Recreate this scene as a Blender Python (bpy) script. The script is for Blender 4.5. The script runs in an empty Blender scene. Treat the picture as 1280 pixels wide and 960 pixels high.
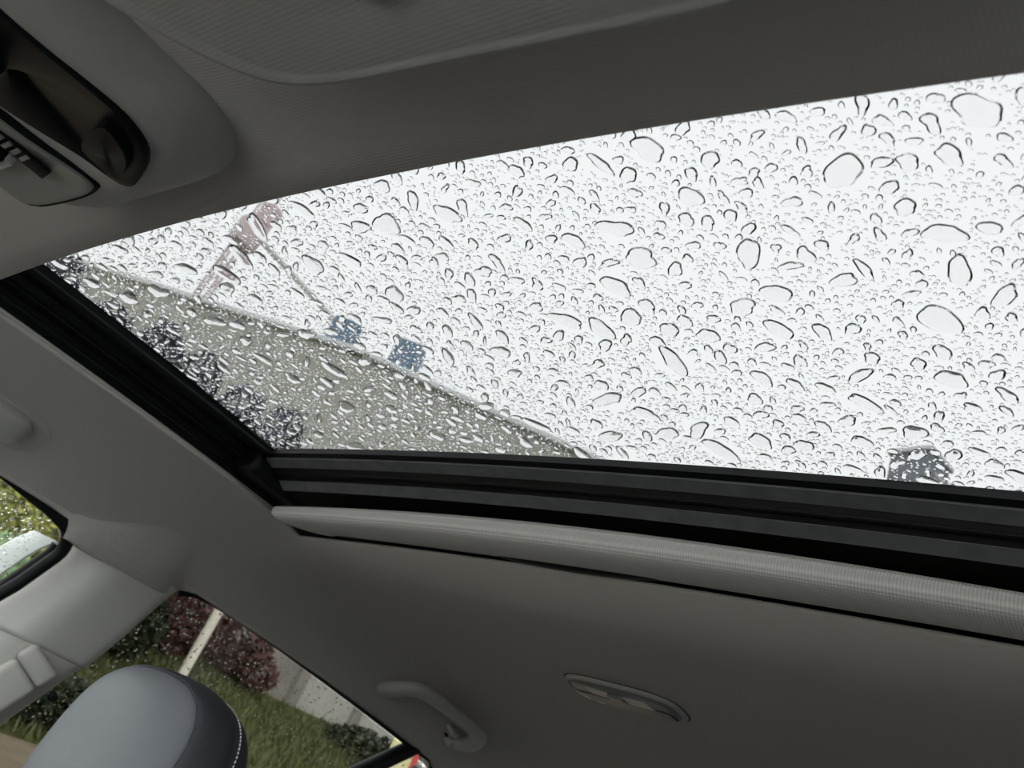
import bpy, bmesh, math, random
import numpy as np
from mathutils import Vector, Matrix

# ------------------------------------------------------------------ camera, world, exposure
# car frame: X = towards the rear, Y = towards the passenger side, Z = up (metres)
SC = bpy.context.scene
COL = SC.collection
CAM = np.array([-0.22184322, -0.51757735, -0.29678613])
RR = np.array([[0.49899168927603543, -0.7826509127449487, 0.3721086438299266],
               [0.6057706614820351, 0.007953809701835915, -0.7955995491444453],
               [0.6197170319759384, 0.6224100623308766, 0.4780758460623253]])
FPX = 1078.15
cd = bpy.data.cameras.new('camera'); cam = bpy.data.objects.new('camera', cd); COL.objects.link(cam)
cd.sensor_width = 36.0; cd.lens = FPX / 1280 * 36; cd.clip_start = 0.01; cd.clip_end = 500
m = Matrix.Identity(4)
for i in range(3):
    m[i][0] = RR[0][i]; m[i][1] = -RR[1][i]; m[i][2] = -RR[2][i]; m[i][3] = CAM[i]
cam.matrix_world = m
cd.dof.use_dof = True; cd.dof.focus_distance = 0.60; cd.dof.aperture_fstop = 15.0      # a phone lens: about 2 mm of aperture
SC.camera = cam

SKY = 3.9
w = bpy.data.worlds.new('overcast_sky'); SC.world = w; w.use_nodes = True
bg = w.node_tree.nodes['Background']
bg.inputs['Color'].default_value = (0.965, 0.985, 1.0, 1); bg.inputs['Strength'].default_value = SKY
SC.view_settings.view_transform = 'Standard'; SC.view_settings.look = 'None'
SC.view_settings.exposure = 0.0; SC.view_settings.gamma = 1.0; SC.view_settings.use_curve_mapping = False
SC.cycles.max_bounces = 14; SC.cycles.transmission_bounces = 12; SC.cycles.transparent_max_bounces = 24
SC.cycles.diffuse_bounces = 6
random.seed(7); RNG = np.random.default_rng(11)

# ------------------------------------------------------------------ helpers
def tag(o, label=None, cat=None, group=None, kind=None):
    if label: o['label'] = label
    if cat: o['category'] = cat
    if group: o['group'] = group
    if kind: o['kind'] = kind
    return o

def empty(name, loc, label, cat, group=None, kind=None):
    o = bpy.data.objects.new(name, None); COL.objects.link(o); o.location = loc
    o.empty_display_size = 0.02
    return tag(o, label, cat, group, kind)

def wpos(o):
    p = Vector((0, 0, 0))
    while o is not None:
        p += Vector(o.location); o = o.parent
    return p

def mesh(name, verts, faces, mat, parent=None, smooth=True, auto=None):
    verts = np.asarray(verts, float)
    if parent is not None: verts = verts - np.array(wpos(parent))
    me = bpy.data.meshes.new(name)
    me.from_pydata(verts.tolist(), [], [tuple(f) for f in faces]); me.update()
    if smooth: me.polygons.foreach_set('use_smooth', [True] * len(me.polygons))
    me.materials.append(mat)
    o = bpy.data.objects.new(name, me); COL.objects.link(o)
    if parent is not None: o.parent = parent
    if auto is not None: me.set_sharp_from_angle(angle=math.radians(auto))
    return o

def fix_normals(o):
    bm = bmesh.new(); bm.from_mesh(o.data); bmesh.ops.recalc_face_normals(bm, faces=bm.faces[:]); bm.to_mesh(o.data); bm.free()
    return o

def grid_faces(nr, nc, closed=False, off=0):
    F = []
    for i in range(nr - 1):
        for j in range(nc if closed else nc - 1):
            k = (j + 1) % nc
            F.append((off + i * nc + j, off + i * nc + k, off + (i + 1) * nc + k, off + (i + 1) * nc + j))
    return F

def loft(name, rows, mat, parent=None, closed=False, caps=False, auto=None, smooth=True):
    rows = [list(r) for r in rows]; nr = len(rows); nc = len(rows[0])
    V = [p for r in rows for p in r]; F = grid_faces(nr, nc, closed)
    if caps:
        F.append(tuple(range(nc))[::-1]); F.append(tuple((nr - 1) * nc + j for j in range(nc)))
    return fix_normals(mesh(name, V, F, mat, parent, smooth, auto))

def tube(name, path, rad, mat, parent=None, seg=10, flat=None):
    P = [Vector(p) for p in path]; n = len(P); rows = []
    for i, p in enumerate(P):
        t = (P[min(i + 1, n - 1)] - P[max(i - 1, 0)]).normalized()
        a = t.cross(Vector((0, 0, 1)))
        if a.length < 1e-3: a = t.cross(Vector((0, 1, 0)))
        a.normalize(); b = t.cross(a).normalized()
        r = rad[i] if hasattr(rad, '__len__') else rad
        ra, rb = (r, r) if flat is None else (r * flat[0], r * flat[1])
        rows.append([tuple(p + a * ra * math.cos(q) + b * rb * math.sin(q)) for q in [2 * math.pi * k / seg for k in range(seg)]])
    return loft(name, rows, mat, parent, closed=True, caps=True, auto=50)

def rbox(name, c, half, mat, parent=None, bev=0.003, rot=None, seg=3):
    bm = bmesh.new(); bmesh.ops.create_cube(bm, size=2)
    for v in bm.verts: v.co = Vector((v.co.x * half[0], v.co.y * half[1], v.co.z * half[2]))
    if bev > 0: bmesh.ops.bevel(bm, geom=bm.edges[:], offset=bev, segments=seg, profile=0.5, affect='EDGES')
    R = rot if rot is not None else Matrix.Identity(3)
    off = Vector(c) - (wpos(parent) if parent else Vector((0, 0, 0)))
    for v in bm.verts: v.co = R @ v.co + off
    me = bpy.data.meshes.new(name); bm.to_mesh(me); bm.free()
    me.polygons.foreach_set('use_smooth', [True] * len(me.polygons)); me.set_sharp_from_angle(angle=math.radians(40))
    me.materials.append(mat); o = bpy.data.objects.new(name, me); COL.objects.link(o)
    if parent is not None: o.parent = parent
    return o

def sstep(a, b, x):
    t = np.clip((x - a) / (b - a), 0, 1); return t * t * (3 - 2 * t)

# ------------------------------------------------------------------ materials
def new_mat(name):
    mt = bpy.data.materials.new(name); mt.use_nodes = True
    nt = mt.node_tree; b = nt.nodes['Principled BSDF']
    return mt, nt, b

def plain(name, col, rough=0.6, spec=0.4, metal=0.0, noise=0.0, nscale=40, bump=0.0, bscale=300):
    mt, nt, b = new_mat(name)
    b.inputs['Base Color'].default_value = (*col, 1); b.inputs['Roughness'].default_value = rough
    b.inputs['Specular IOR Level'].default_value = spec; b.inputs['Metallic'].default_value = metal
    tc = nt.nodes.new('ShaderNodeTexCoord')
    if noise:
        n = nt.nodes.new('ShaderNodeTexNoise'); n.inputs['Scale'].default_value = nscale; n.inputs['Detail'].default_value = 4
        nt.links.new(tc.outputs['Object'], n.inputs['Vector'])
        r = nt.nodes.new('ShaderNodeMapRange'); r.inputs[3].default_value = 1 - noise; r.inputs[4].default_value = 1 + noise
        nt.links.new(n.outputs['Fac'], r.inputs[0])
        mx = nt.nodes.new('ShaderNodeVectorMath'); mx.operation = 'SCALE'; mx.inputs[0].default_value = col
        nt.links.new(r.outputs[0], mx.inputs['Scale']); nt.links.new(mx.outputs[0], b.inputs['Base Color'])
    if bump:
        n2 = nt.nodes.new('ShaderNodeTexNoise'); n2.inputs['Scale'].default_value = bscale; n2.inputs['Detail'].default_value = 3
        nt.links.new(tc.outputs['Object'], n2.inputs['Vector'])
        bp = nt.nodes.new('ShaderNodeBump'); bp.inputs['Strength'].default_value = bump; bp.inputs['Distance'].default_value = 0.001
        nt.links.new(n2.outputs['Fac'], bp.inputs['Height']); nt.links.new(bp.outputs[0], b.inputs['Normal'])
    return mt

def fabric(name, col, pitch=0.0026, depth=0.25, rough=0.9, dot=0.10):
    """knit headliner cloth: a regular pattern of tiny dimples"""
    mt, nt, b = new_mat(name)
    b.inputs['Roughness'].default_value = rough; b.inputs['Specular IOR Level'].default_value = 0.15
    N = nt.nodes.new; L = nt.links.new
    tc = N('ShaderNodeTexCoord'); sp = N('ShaderNodeSeparateXYZ'); L(tc.outputs['Object'], sp.inputs[0])
    def wave(a, bb):
        ad = N('ShaderNodeMath'); ad.operation = 'ADD' if bb > 0 else 'SUBTRACT'
        L(sp.outputs['X'], ad.inputs[0]); L(sp.outputs['Y'], ad.inputs[1])
        mu = N('ShaderNodeMath'); mu.operation = 'MULTIPLY'; L(ad.outputs[0], mu.inputs[0]); mu.inputs[1].default_value = 2 * math.pi / (pitch * 1.414)
        s = N('ShaderNodeMath'); s.operation = 'SINE'; L(mu.outputs[0], s.inputs[0]); return s
    s1, s2 = wave(1, 1), wave(1, -1)
    pr = N('ShaderNodeMath'); pr.operation = 'MULTIPLY'; L(s1.outputs[0], pr.inputs[0]); L(s2.outputs[0], pr.inputs[1])
    no = N('ShaderNodeTexNoise'); no.inputs['Scale'].default_value = 900; L(tc.outputs['Object'], no.inputs['Vector'])
    ad = N('ShaderNodeMath'); ad.operation = 'ADD'; L(pr.outputs[0], ad.inputs[0]); L(no.outputs['Fac'], ad.inputs[1])
    bp = N('ShaderNodeBump'); bp.inputs['Strength'].default_value = depth; bp.inputs['Distance'].default_value = 0.0006
    L(ad.outputs[0], bp.inputs['Height']); L(bp.outputs[0], b.inputs['Normal'])
    r = N('ShaderNodeMapRange'); r.inputs[1].default_value = -1; r.inputs[2].default_value = 1
    r.inputs[3].default_value = 1 - dot; r.inputs[4].default_value = 1 + dot; L(pr.outputs[0], r.inputs[0])
    mx = N('ShaderNodeVectorMath'); mx.operation = 'SCALE'; mx.inputs[0].default_value = col
    L(r.outputs[0], mx.inputs['Scale']); L(mx.outputs[0], b.inputs['Base Color'])
    return mt

def pane_mat(name, tint, refl=0.5):
    mt = bpy.data.materials.new(name); mt.use_nodes = True; nt = mt.node_tree; nt.nodes.clear()
    o = nt.nodes.new('ShaderNodeOutputMaterial'); t = nt.nodes.new('ShaderNodeBsdfTransparent'); t.inputs[0].default_value = (*tint, 1)
    g = nt.nodes.new('ShaderNodeBsdfGlossy'); g.inputs['Roughness'].default_value = 0.01
    f = nt.nodes.new('ShaderNodeLayerWeight'); f.inputs[0].default_value = 0.5          # Schlick reflectance, alike on both faces
    pw = nt.nodes.new('ShaderNodeMath'); pw.operation = 'POWER'; pw.inputs[1].default_value = 5.0
    mu = nt.nodes.new('ShaderNodeMath'); mu.operation = 'MULTIPLY_ADD'; mu.inputs[1].default_value = 0.96 * refl; mu.inputs[2].default_value = 0.04 * refl
    mx = nt.nodes.new('ShaderNodeMixShader')
    nt.links.new(f.outputs['Facing'], pw.inputs[0]); nt.links.new(pw.outputs[0], mu.inputs[0]); nt.links.new(mu.outputs[0], mx.inputs[0])
    nt.links.new(t.outputs[0], mx.inputs[1]); nt.links.new(g.outputs[0], mx.inputs[2]); nt.links.new(mx.outputs[0], o.inputs[0])
    return mt

def water_mat():
    mt = bpy.data.materials.new('rain_water'); mt.use_nodes = True; nt = mt.node_tree; nt.nodes.clear()
    o = nt.nodes.new('ShaderNodeOutputMaterial'); g = nt.nodes.new('ShaderNodeBsdfGlass')
    g.inputs['Color'].default_value = (1, 1, 1, 1); g.inputs['Roughness'].default_value = 0.0; g.inputs['IOR'].default_value = 1.33
    nt.links.new(g.outputs[0], o.inputs[0]); return mt

M = {}
M['liner'] = fabric('headliner_knit', (0.615, 0.58, 0.55), 0.0030, 0.15, 0.9, 0.05)
M['shade'] = fabric('sunshade_knit', (0.86, 0.84, 0.81), 0.0036, 0.5, 0.85, 0.22)
M['visor'] = fabric('visor_knit', (0.49, 0.47, 0.45), 0.0030, 0.10, 0.9, 0.03)
M['trim'] = plain('grey_trim_plastic', (0.58, 0.57, 0.545), 0.42, 0.5, bump=0.08, bscale=1500)
M['console'] = plain('console_plastic', (0.50, 0.48, 0.455), 0.5, 0.4, bump=0.06, bscale=1500)
M['adjust'] = plain('adjuster_plastic', (0.56, 0.55, 0.52), 0.5, 0.4)
M['gloss_black'] = plain('gloss_black', (0.009, 0.010, 0.012), 0.3, 0.06)
M['rubber'] = plain('black_rubber', (0.010, 0.011, 0.012), 0.45, 0.2)
M['matte_black'] = plain('matte_black', (0.006, 0.0065, 0.007), 0.7, 0.2)
M['rail'] = plain('black_rail', (0.008, 0.009, 0.010), 0.45, 0.25)
M['strip'] = plain('wet_grey_strip', (0.17, 0.178, 0.185), 0.5, 0.4, noise=0.35, nscale=60)
M['satin_metal'] = plain('satin_metal', (0.62, 0.63, 0.64), 0.35, 0.5, 0.6)
M['daylight_white'] = plain('daylight_white', (0.82, 0.83, 0.84), 0.35, 0.5)  # white stands in for daylight on the strip, bounces it off the bonnet
M['lens'] = plain('lamp_lens', (0.24, 0.255, 0.25), 0.4, 0.4)
M['lens_clear'] = plain('pale_reflector', (0.55, 0.55, 0.54), 0.4, 0.4)
M['lens_dark'] = plain('dark_lens', (0.035, 0.045, 0.05), 0.4, 0.4)
M['leather'] = plain('lit_leather', (0.165, 0.175, 0.20), 0.5, 0.4, bump=0.25, bscale=700)  # lighter copy for the headrest front facing the windscreen light
M['leather_shaded'] = plain('shaded_leather', (0.035, 0.039, 0.047), 0.45, 0.4, bump=0.2, bscale=700)  # darker copy for the shaded headrest sides, shared by the seat body
M['thread'] = plain('white_thread', (0.7, 0.7, 0.68), 0.8)
M['chrome'] = plain('chrome', (0.8, 0.8, 0.8), 0.12, 0.5, 1.0)
M['carpet'] = plain('dark_carpet', (0.02, 0.02, 0.02), 0.95, 0.1, noise=0.3, nscale=200)
M['door'] = plain('door_trim', (0.03, 0.03, 0.03), 0.6, 0.3)
M['dash'] = plain('dash_trim', (0.60, 0.585, 0.57), 0.6, 0.3)  # pale tone chosen to bounce windscreen light onto the headliner
M['paint'] = plain('car_paint', (0.03, 0.032, 0.035), 0.25, 0.5)
M['pane'] = pane_mat('window_glass', (0.95, 0.97, 0.95), 0.5)
M['privacy'] = pane_mat('tinted_window_glass', (0.565, 0.575, 0.56), 0.5)
M['roofpane'] = pane_mat('sunroof_glass', (0.494, 0.498, 0.496), 0.4)
M['water'] = water_mat()
M['grass'] = plain('grass', (0.085, 0.095, 0.032), 0.9, 0.1, noise=0.55, nscale=3)
M['blade'] = plain('grass_blade', (0.135, 0.145, 0.062), 0.8, 0.1, noise=0.5, nscale=1.2)
M['dirt'] = plain('dirt', (0.17, 0.135, 0.10), 0.95, 0.1, noise=0.4, nscale=9)
M['asphalt'] = plain('asphalt', (0.03, 0.03, 0.03), 0.3, 0.3, noise=0.25, nscale=30)
M['concrete'] = plain('pale_concrete', (0.50, 0.47, 0.44), 0.9, 0.2, noise=0.22, nscale=6)
M['concrete_dark'] = plain('stained_concrete', (0.30, 0.265, 0.25), 0.9, 0.2, noise=0.4, nscale=5)
M['pole'] = plain('rusty_white_pole', (0.88, 0.80, 0.70), 0.6, 0.3, noise=0.25, nscale=14)
M['leaf_yellow'] = plain('yellow_green_leaf', (0.26, 0.255, 0.07), 0.7, 0.2, noise=0.45, nscale=2.5)
M['leaf_green'] = plain('pale_green_leaf', (0.18, 0.26, 0.13), 0.7, 0.2, noise=0.4, nscale=4)
M['leaf_dark'] = plain('dark_leaf', (0.032, 0.042, 0.021), 0.7, 0.2, noise=0.4, nscale=4)
M['leaf_blue'] = plain('blue_grey_needle', (0.14, 0.155, 0.19), 0.7, 0.2, noise=0.35, nscale=3)
M['leaf_red'] = plain('red_brown_leaf', (0.13, 0.065, 0.06), 0.7, 0.2, noise=0.4, nscale=4)
M['wood'] = plain('added_ridge_wood', (0.03, 0.035, 0.022), 0.9, 0.1, noise=0.5, nscale=0.6)  # dark cover of the ridge added for the drop edges
M['bark'] = plain('bark', (0.12, 0.09, 0.07), 0.9, 0.1, noise=0.3, nscale=10)
M['olive'] = plain('olive_grey_render', (0.50, 0.50, 0.43), 0.9, 0.2, noise=0.08, nscale=0.8)
M['coping'] = plain('pale_coping', (0.85, 0.86, 0.86), 0.7, 0.3)
M['blue'] = plain('blue_paint', (0.17, 0.26, 0.36), 0.5, 0.4)
M['red_steel'] = plain('faded_red_steel', (0.72, 0.58, 0.60), 0.6, 0.3)
M['grey_steel'] = plain('grey_steel', (0.62, 0.61, 0.60), 0.6, 0.3)
M['tower'] = plain('dark_grey_cladding', (0.20, 0.215, 0.24), 0.7, 0.3, noise=0.15, nscale=1)
M['tower_pale'] = plain('pale_grey_cladding', (0.72, 0.73, 0.75), 0.7, 0.3)
M['sign_yellow'] = plain('pale_yellow_paint', (0.92, 0.86, 0.50), 0.6, 0.3, noise=0.06, nscale=12)
M['sign_red'] = plain('red_paint', (0.75, 0.10, 0.10), 0.6, 0.3)

# ------------------------------------------------------------------ roof surface functions
YC = -0.060
def zlong(x): return -0.058 * (x - 0.45) ** 2
def roofz(x, y, drop=True):
    u = abs(y - YC)
    z = 0.0145 + zlong(x) - 0.0214 * min(u / 0.495, 1.0) ** 2
    v = max(0.0, u - 0.495)
    z += -0.087 * v - 2.42 * v * v
    msk = max(0.0, 1 - (u / 0.63) ** 2)
    t = min(max((x - 0.475) / 0.075, 0.0), 1.0)
    z -= (0.014 * float(sstep(0.36, 0.5, x)) + 0.032 * (1 - (1 - t) ** 2)) * msk
    if drop: z -= 0.024 * float(sstep(0.00, 0.14, -x - 0.02)) * float(sstep(0.07, 0.15, -y))
    if x > 1.0: z += 0.14 * (x - 1.0) * msk
    return z
def crown(y): return -0.0214 * ((y - YC) / 0.495) ** 2
YP, YD = 0.435, -0.555           # edges of the roof opening
def xfront(y): return -0.030 + 0.012 * ((y - YC) / 0.495) ** 2
XREAR = 0.482
GX0, GX1, GY0, GY1 = -0.062, 0.372, -0.545, 0.425
YW = 0.622                       # inner edge of the headliner along the side windows

# ------------------------------------------------------------------ headliner (ceiling)
def build_ceiling():
    xs_f = list(np.linspace(-0.50, -0.05, 16)); xs_m = list(np.linspace(0, 1, 26)); xs_r = list(np.linspace(0.50, 1.75, 56))
    ys = list(np.linspace(YD - 0.0, YP, 40))
    yl = list(np.linspace(2 * YC - YW, YD, 14))[:-1]; yr = list(np.linspace(YP, YW, 16))[1:]
    Y = yl + ys + yr; nl = len(yl); n_in = len(ys)
    rows = []; X_of = []
    for x in xs_f: rows.append([(x, y) for y in Y])
    nf = len(rows)
    for t in xs_m: rows.append([((1 - t) * xfront(min(max(y, YD), YP)) + t * XREAR, y) for y in Y])
    nm = len(xs_m)
    for x in xs_r: rows.append([(x, y) for y in Y])
    V = [(x, y, roofz(x, y)) for r in rows for (x, y) in r]
    nc = len(Y); F = []
    i0, i1 = nf, nf + nm - 1; j0, j1 = nl, nl + n_in - 1
    for i in range(len(rows) - 1):
        for j in range(nc - 1):
            if i0 <= i < i1 and j0 <= j < j1: continue
            F.append((i * nc + j, i * nc + j + 1, (i + 1) * nc + j + 1, (i + 1) * nc + j))
    # lip rolled up around the opening
    loop = [i0 * nc + j for j in range(j0, j1 + 1)] + [i * nc + j1 for i in range(i0 + 1, i1 + 1)] + \
           [i1 * nc + j for j in range(j1 - 1, j0 - 1, -1)] + [i * nc + j0 for i in range(i1 - 1, i0, -1)]
    cx, cy = 0.22, YC
    prev = loop
    for (din, up) in ((-0.0012, 0.0012), (-0.0014, 0.004), (0.0015, 0.006), (0.012, 0.0065)):
        cur = []
        for k in loop:
            x, y, z = V[k]
            # move outward (away from the opening) by din
            ex = -1 if x < 0.02 else (1 if x > XREAR - 0.001 else 0)
            ey = 1 if y > YP - 1e-6 else (-1 if y < YD + 1e-6 else 0)
            V.append((x + ex * din, y + ey * din, z + up)); cur.append(len(V) - 1)
        for a in range(len(loop)):
            b = (a + 1) % len(loop); F.append((prev[a], prev[b], cur[b], cur[a]))
        prev = cur
    o = fix_normals(mesh('ceiling', V, F, M['liner'], None, True, 60))
    tag(o, 'grey knit fabric headliner surrounding the sunroof opening', kind='structure')
    return o
build_ceiling()

# outer roof skin: painted metal above the headliner, with the hole for the glass
def build_roof_skin():
    xs = [-0.55, -0.3, -0.066, 0.376, 0.7, 1.1, 1.5, 1.8]
    ys = [2 * YC - 0.662, 2 * YC - 0.62, 2 * YC - 0.55, GY0 - 0.004, -0.25, 0.0, 0.25, GY1 + 0.004, 0.55, 0.62, 0.662]
    def z(x, y):
        u = abs(y - YC); v = max(0, u - 0.535)
        return 0.066 + 0.6 * zlong(x) - 0.0214 * (u / 0.495) ** 2 - 2.6 * v * v
    V = [(x, y, z(x, y)) for x in xs for y in ys]; nc = len(ys); F = []
    for i in range(len(xs) - 1):
        for j in range(nc - 1):
            if i == 2 and 3 <= j < 7: continue
            F.append((i * nc + j, i * nc + j + 1, (i + 1) * nc + j + 1, (i + 1) * nc + j))
    o = fix_normals(mesh('roof', V, F, M['paint'], None, True))
    md = o.modifiers.new('solid', 'SOLIDIFY'); md.thickness = 0.004; md.offset = -1
    tag(o, 'dark painted metal car roof around the sunroof glass', kind='structure')
build_roof_skin()

# ------------------------------------------------------------------ sunroof: glass, rails, seals
def glz(x, y): return 0.056 + crown(y) - 0.05 * (x - 0.2) ** 2
sun = empty('sunroof', (0.2, YC, 0.02), 'glass sunroof in a black frame, covered in raindrops', 'sunroof')
def build_pane():
    xs = np.linspace(GX0, GX1, 14); ys = np.linspace(GY0, GY1, 28); nc = len(ys); V = []; F = []
    for top in (0, 1):
        for x in xs:
            for y in ys: V.append((x, y, glz(x, y) + 0.004 * top))
    n = len(xs) * nc
    F += [f[::-1] for f in grid_faces(len(xs), nc)] + grid_faces(len(xs), nc, off=n)
    for i in range(len(xs) - 1):
        for j in (0, nc - 1): F.append((i * nc + j, (i + 1) * nc + j, n + (i + 1) * nc + j, n + i * nc + j))
    for j in range(nc - 1):
        for i in (0, len(xs) - 1): F.append((i * nc + j, i * nc + j + 1, n + i * nc + j + 1, n + i * nc + j))
    return fix_normals(mesh('glass_pane', V, F, M['roofpane'], sun, True, 40))
pane = build_pane()

def extr_x(name, prof, x0, x1, mat, parent, n=14, side=1, auto=35):
    """profile of (y, z) points swept along X (side rails); side=-1 mirrors to the driver's side"""
    rows = []
    for t in np.linspace(0, 1, n):
        x = x0 + (x1 - x0) * t
        rows.append([(x, (y if side > 0 else 2 * YC + 0.001 - y), z + 0.8 * zlong(x)) for (y, z) in prof])
    return loft(name, rows, mat, parent, auto=auto)

def extr_y(name, prof, y0, y1, mat, parent, n=30, auto=35, dx=None, kc=1.0):
    rows = []
    for t in np.linspace(0, 1, n):
        y = y0 + (y1 - y0) * t
        rows.append([(x + (dx(y) if dx else 0), y, z + kc * crown(y)) for (x, z) in prof])
    return loft(name, rows, mat, parent, auto=auto)

for s in (1, -1):
    # guide channel wall and three raised ribs
    extr_x('side_channel', [(0.447, 0.000), (0.440, 0.020), (0.428, 0.024), (0.424, 0.036), (0.400, 0.038), (0.388, 0.0385), (0.385, 0.046)], -0.06, 0.47, M['rail'], sun, side=s)
    for (yy, zz, r) in ((0.436, 0.0105, 0.0028), (0.425, 0.024, 0.003), (0.405, 0.0365, 0.0026)):
        P = [(x, yy if s > 0 else 2 * YC - yy, zz + 0.8 * zlong(x)) for x in np.linspace(-0.05, 0.40, 12)]
        tube('guide_rail', P, r, M['rail'], sun, 8)
    P = [(x, 0.392 if s > 0 else 2 * YC - 0.392, 0.037 + 0.8 * zlong(x)) for x in np.linspace(-0.05, 0.355, 12)]
    tube('glass_seal', P, 0.0045, M['rubber'], sun, 8)
    # pale lip of the headliner carrier
    extr_x('edge_lip', [(0.4375, -0.0055), (0.4365, 0.000), (0.4445, 0.003), (0.449, 0.003)], -0.02, 0.44, M['trim'], sun, side=s)
# front cross seal above the headliner edge
extr_y('front_channel', [(-0.075, 0.012), (-0.075, 0.050), (-0.050, 0.0495)], GY0, GY1, M['rail'], sun)
# rear cross members
extr_y('rear_seal', [(0.346, 0.054), (0.345, 0.0465), (0.351, 0.044), (0.3535, 0.047)], -0.535, 0.402, M['rubber'], sun, kc=0.62)
extr_y('rear_glass_strip', [(0.3515, 0.0475), (0.352, 0.0425), (0.366, 0.0385), (0.368, 0.043)], -0.53, 0.402, M['strip'], sun, kc=0.62)
extr_y('rear_channel', [(0.366, 0.046), (0.372, 0.036), (0.384, 0.036), (0.385, 0.031)], -0.545, 0.402, M['rubber'], sun, kc=0.62)
extr_y('drip_rib', [(0.372, 0.038), (0.373, 0.0345), (0.376, 0.0345), (0.377, 0.038)], -0.545, 0.402, M['rail'], sun, kc=0.62)
extr_y('rear_crossbar', [(0.3845, 0.036), (0.385, 0.0305), (0.398, 0.0245), (0.401, 0.029)], -0.54, 0.402, M['strip'], sun, kc=0.62)
extr_y('rear_back_plate', [(0.398, 0.030), (0.402, 0.032), (0.50, 0.034)], -0.57, 0.45, M['matte_black'], sun)

for yy in (0.424, 2 * YC - 0.424): rbox('corner_cover', (0.395, yy, 0.024), (0.055, 0.026, 0.017), M['rail'], sun, 0.008)

# ------------------------------------------------------------------ rolled-back sunshade
sh = empty('sunshade', (0.44, YC, 0.0), 'rolled back grey perforated sunshade behind the rear edge of the glass', 'sunshade')
def build_shade():
    y0, y1 = -0.538, 0.412
    prof = []
    for i in range(15):
        q = math.radians(60 + 200 * i / 14.0)
        prof.append((0.4205 + 0.0135 * math.cos(q), 0.0058 + 0.0135 * math.sin(q), 1 - 0.4 * max(0, i - 4) / 10))
    prof += [(0.432, -0.0078, .55), (0.445, -0.0068, .48), (0.457, -0.0050, .42), (0.467, -0.0020, .38), (0.473, 0.004, .35)]
    rows = []
    for t in np.linspace(0, 1, 60):
        y = y0 + (y1 - y0) * t
        rows.append([(x, y - 0.9 * max(0, x - 0.408) * float(sstep(0.93, 1.0, t)), z + k * crown(y)) for (x, z, k) in prof])
    loft('roller_fabric', rows, M['shade'], sh)
    rows = []
    for t in np.linspace(0, 1, 40):
        y = y0 + (y1 - 0.02 - y0) * t
        rows.append([(x, y, z + 0.3 * crown(y)) for (x, z) in ((0.468, 0.0030), (0.474, 0.0010), (0.480, 0.0035), (0.486, 0.012))])
    loft('slot_edge', rows, M['matte_black'], sh)
    # pull handle: thin dark blade under the roller
    rows = []
    for t in np.linspace(0, 1, 25):
        y = 0.085 - 0.205 * t; wv = math.sin(math.pi * t) ** 0.5
        rows.append([(0.458, y, -0.004), (0.461 + 0.001 * wv, y, -0.0035 - 0.0035 * wv), (0.466 + 0.004 * wv, y, -0.0015 - 0.0050 * wv), (0.472 + 0.004 * wv, y, 0.002 - 0.004 * wv)])
    loft('pull_handle', rows, M['rubber'], sh)
build_shade()

# ------------------------------------------------------------------ raindrops
def drop_outline(kind, seg):
    th = np.linspace(0, 2 * np.pi, seg, endpoint=False)
    if kind == 'tiny': return np.ones(seg) * (1 + 0.12 * np.cos(2 * th + RNG.uniform(0, 6.28)))
    r = np.zeros(seg)
    n = RNG.integers(1, 4) if kind == 'small' else RNG.integers(2, 5)
    d0 = RNG.uniform(0, 6.28)
    for i in range(n):
        rad = 1.0 if i == 0 else RNG.uniform(0.45, 0.85)
        dd = 0.0 if i == 0 else RNG.uniform(0.5, 1.15) * (1.0 if kind == 'small' else 1.2)
        aa = d0 + (0 if i % 2 else math.pi) + RNG.normal(0, 0.55)
        s = dd * np.cos(th - aa); q = rad * rad - (dd * np.sin(th - aa)) ** 2
        ri = np.where(q > 0, s + np.sqrt(np.maximum(q, 0)), 0); r = np.maximum(r, ri)
    k = max(1, seg // 18)
    for _ in range(2): r = sum(np.roll(r, j) for j in range(-k, k + 1)) / (2 * k + 1)
    r *= 1 + 0.07 * np.cos(3 * th + RNG.uniform(0, 6.28)) + 0.05 * np.cos(5 * th + RNG.uniform(0, 6.28))
    return r / r.mean()

def drop_geo(R, kind, seg, sqx=1.0, ang=0.0):
    """rim vertices at height 0, dome above; returns local verts, faces"""
    r = drop_outline(kind, seg) * R
    th = np.linspace(0, 2 * np.pi, seg, endpoint=False)
    px, py = r * np.cos(th) * sqx, r * np.sin(th) / sqx
    ca, sa = math.cos(ang), math.sin(ang); px, py = ca * px - sa * py, sa * px + ca * py
    H = min(0.0030, R * 0.72); e = min(R * 0.92, 0.0030)
    if kind == 'tiny': st = [(1.0, 0.0), (0.72, 0.66), (0.36, 0.93)]
    elif kind == 'small': st = [(1.0, 0.0), (0.9, 0.40), (0.66, 0.72), (0.36, 0.93)]
    else:
        st = []
        for a in (0, 0.12, 0.3, 0.52, 0.76, 1.0): st.append((1 - (e / R) * a, math.sqrt(1 - (1 - a) ** 2) * 0.93))
        if e / R < 0.6: st.append(((1 - e / R) * 0.5, 0.99))
    V = []
    for (s, h) in st:
        for k in range(seg): V.append((px[k] * s, py[k] * s, H * h))
    V.append((0, 0, H)); nr = len(st); F = grid_faces(nr, seg, True)
    top = (nr - 1) * seg
    for k in range(seg): F.append((top + k, top + (k + 1) % seg, nr * seg))
    b = len(V)
    for k in range(seg): V.append((px[k], py[k], -0.00005))
    F.append(tuple(b + k for k in range(seg))[::-1])
    return V, F, math.sqrt((px ** 2 + py ** 2).max())

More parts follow.
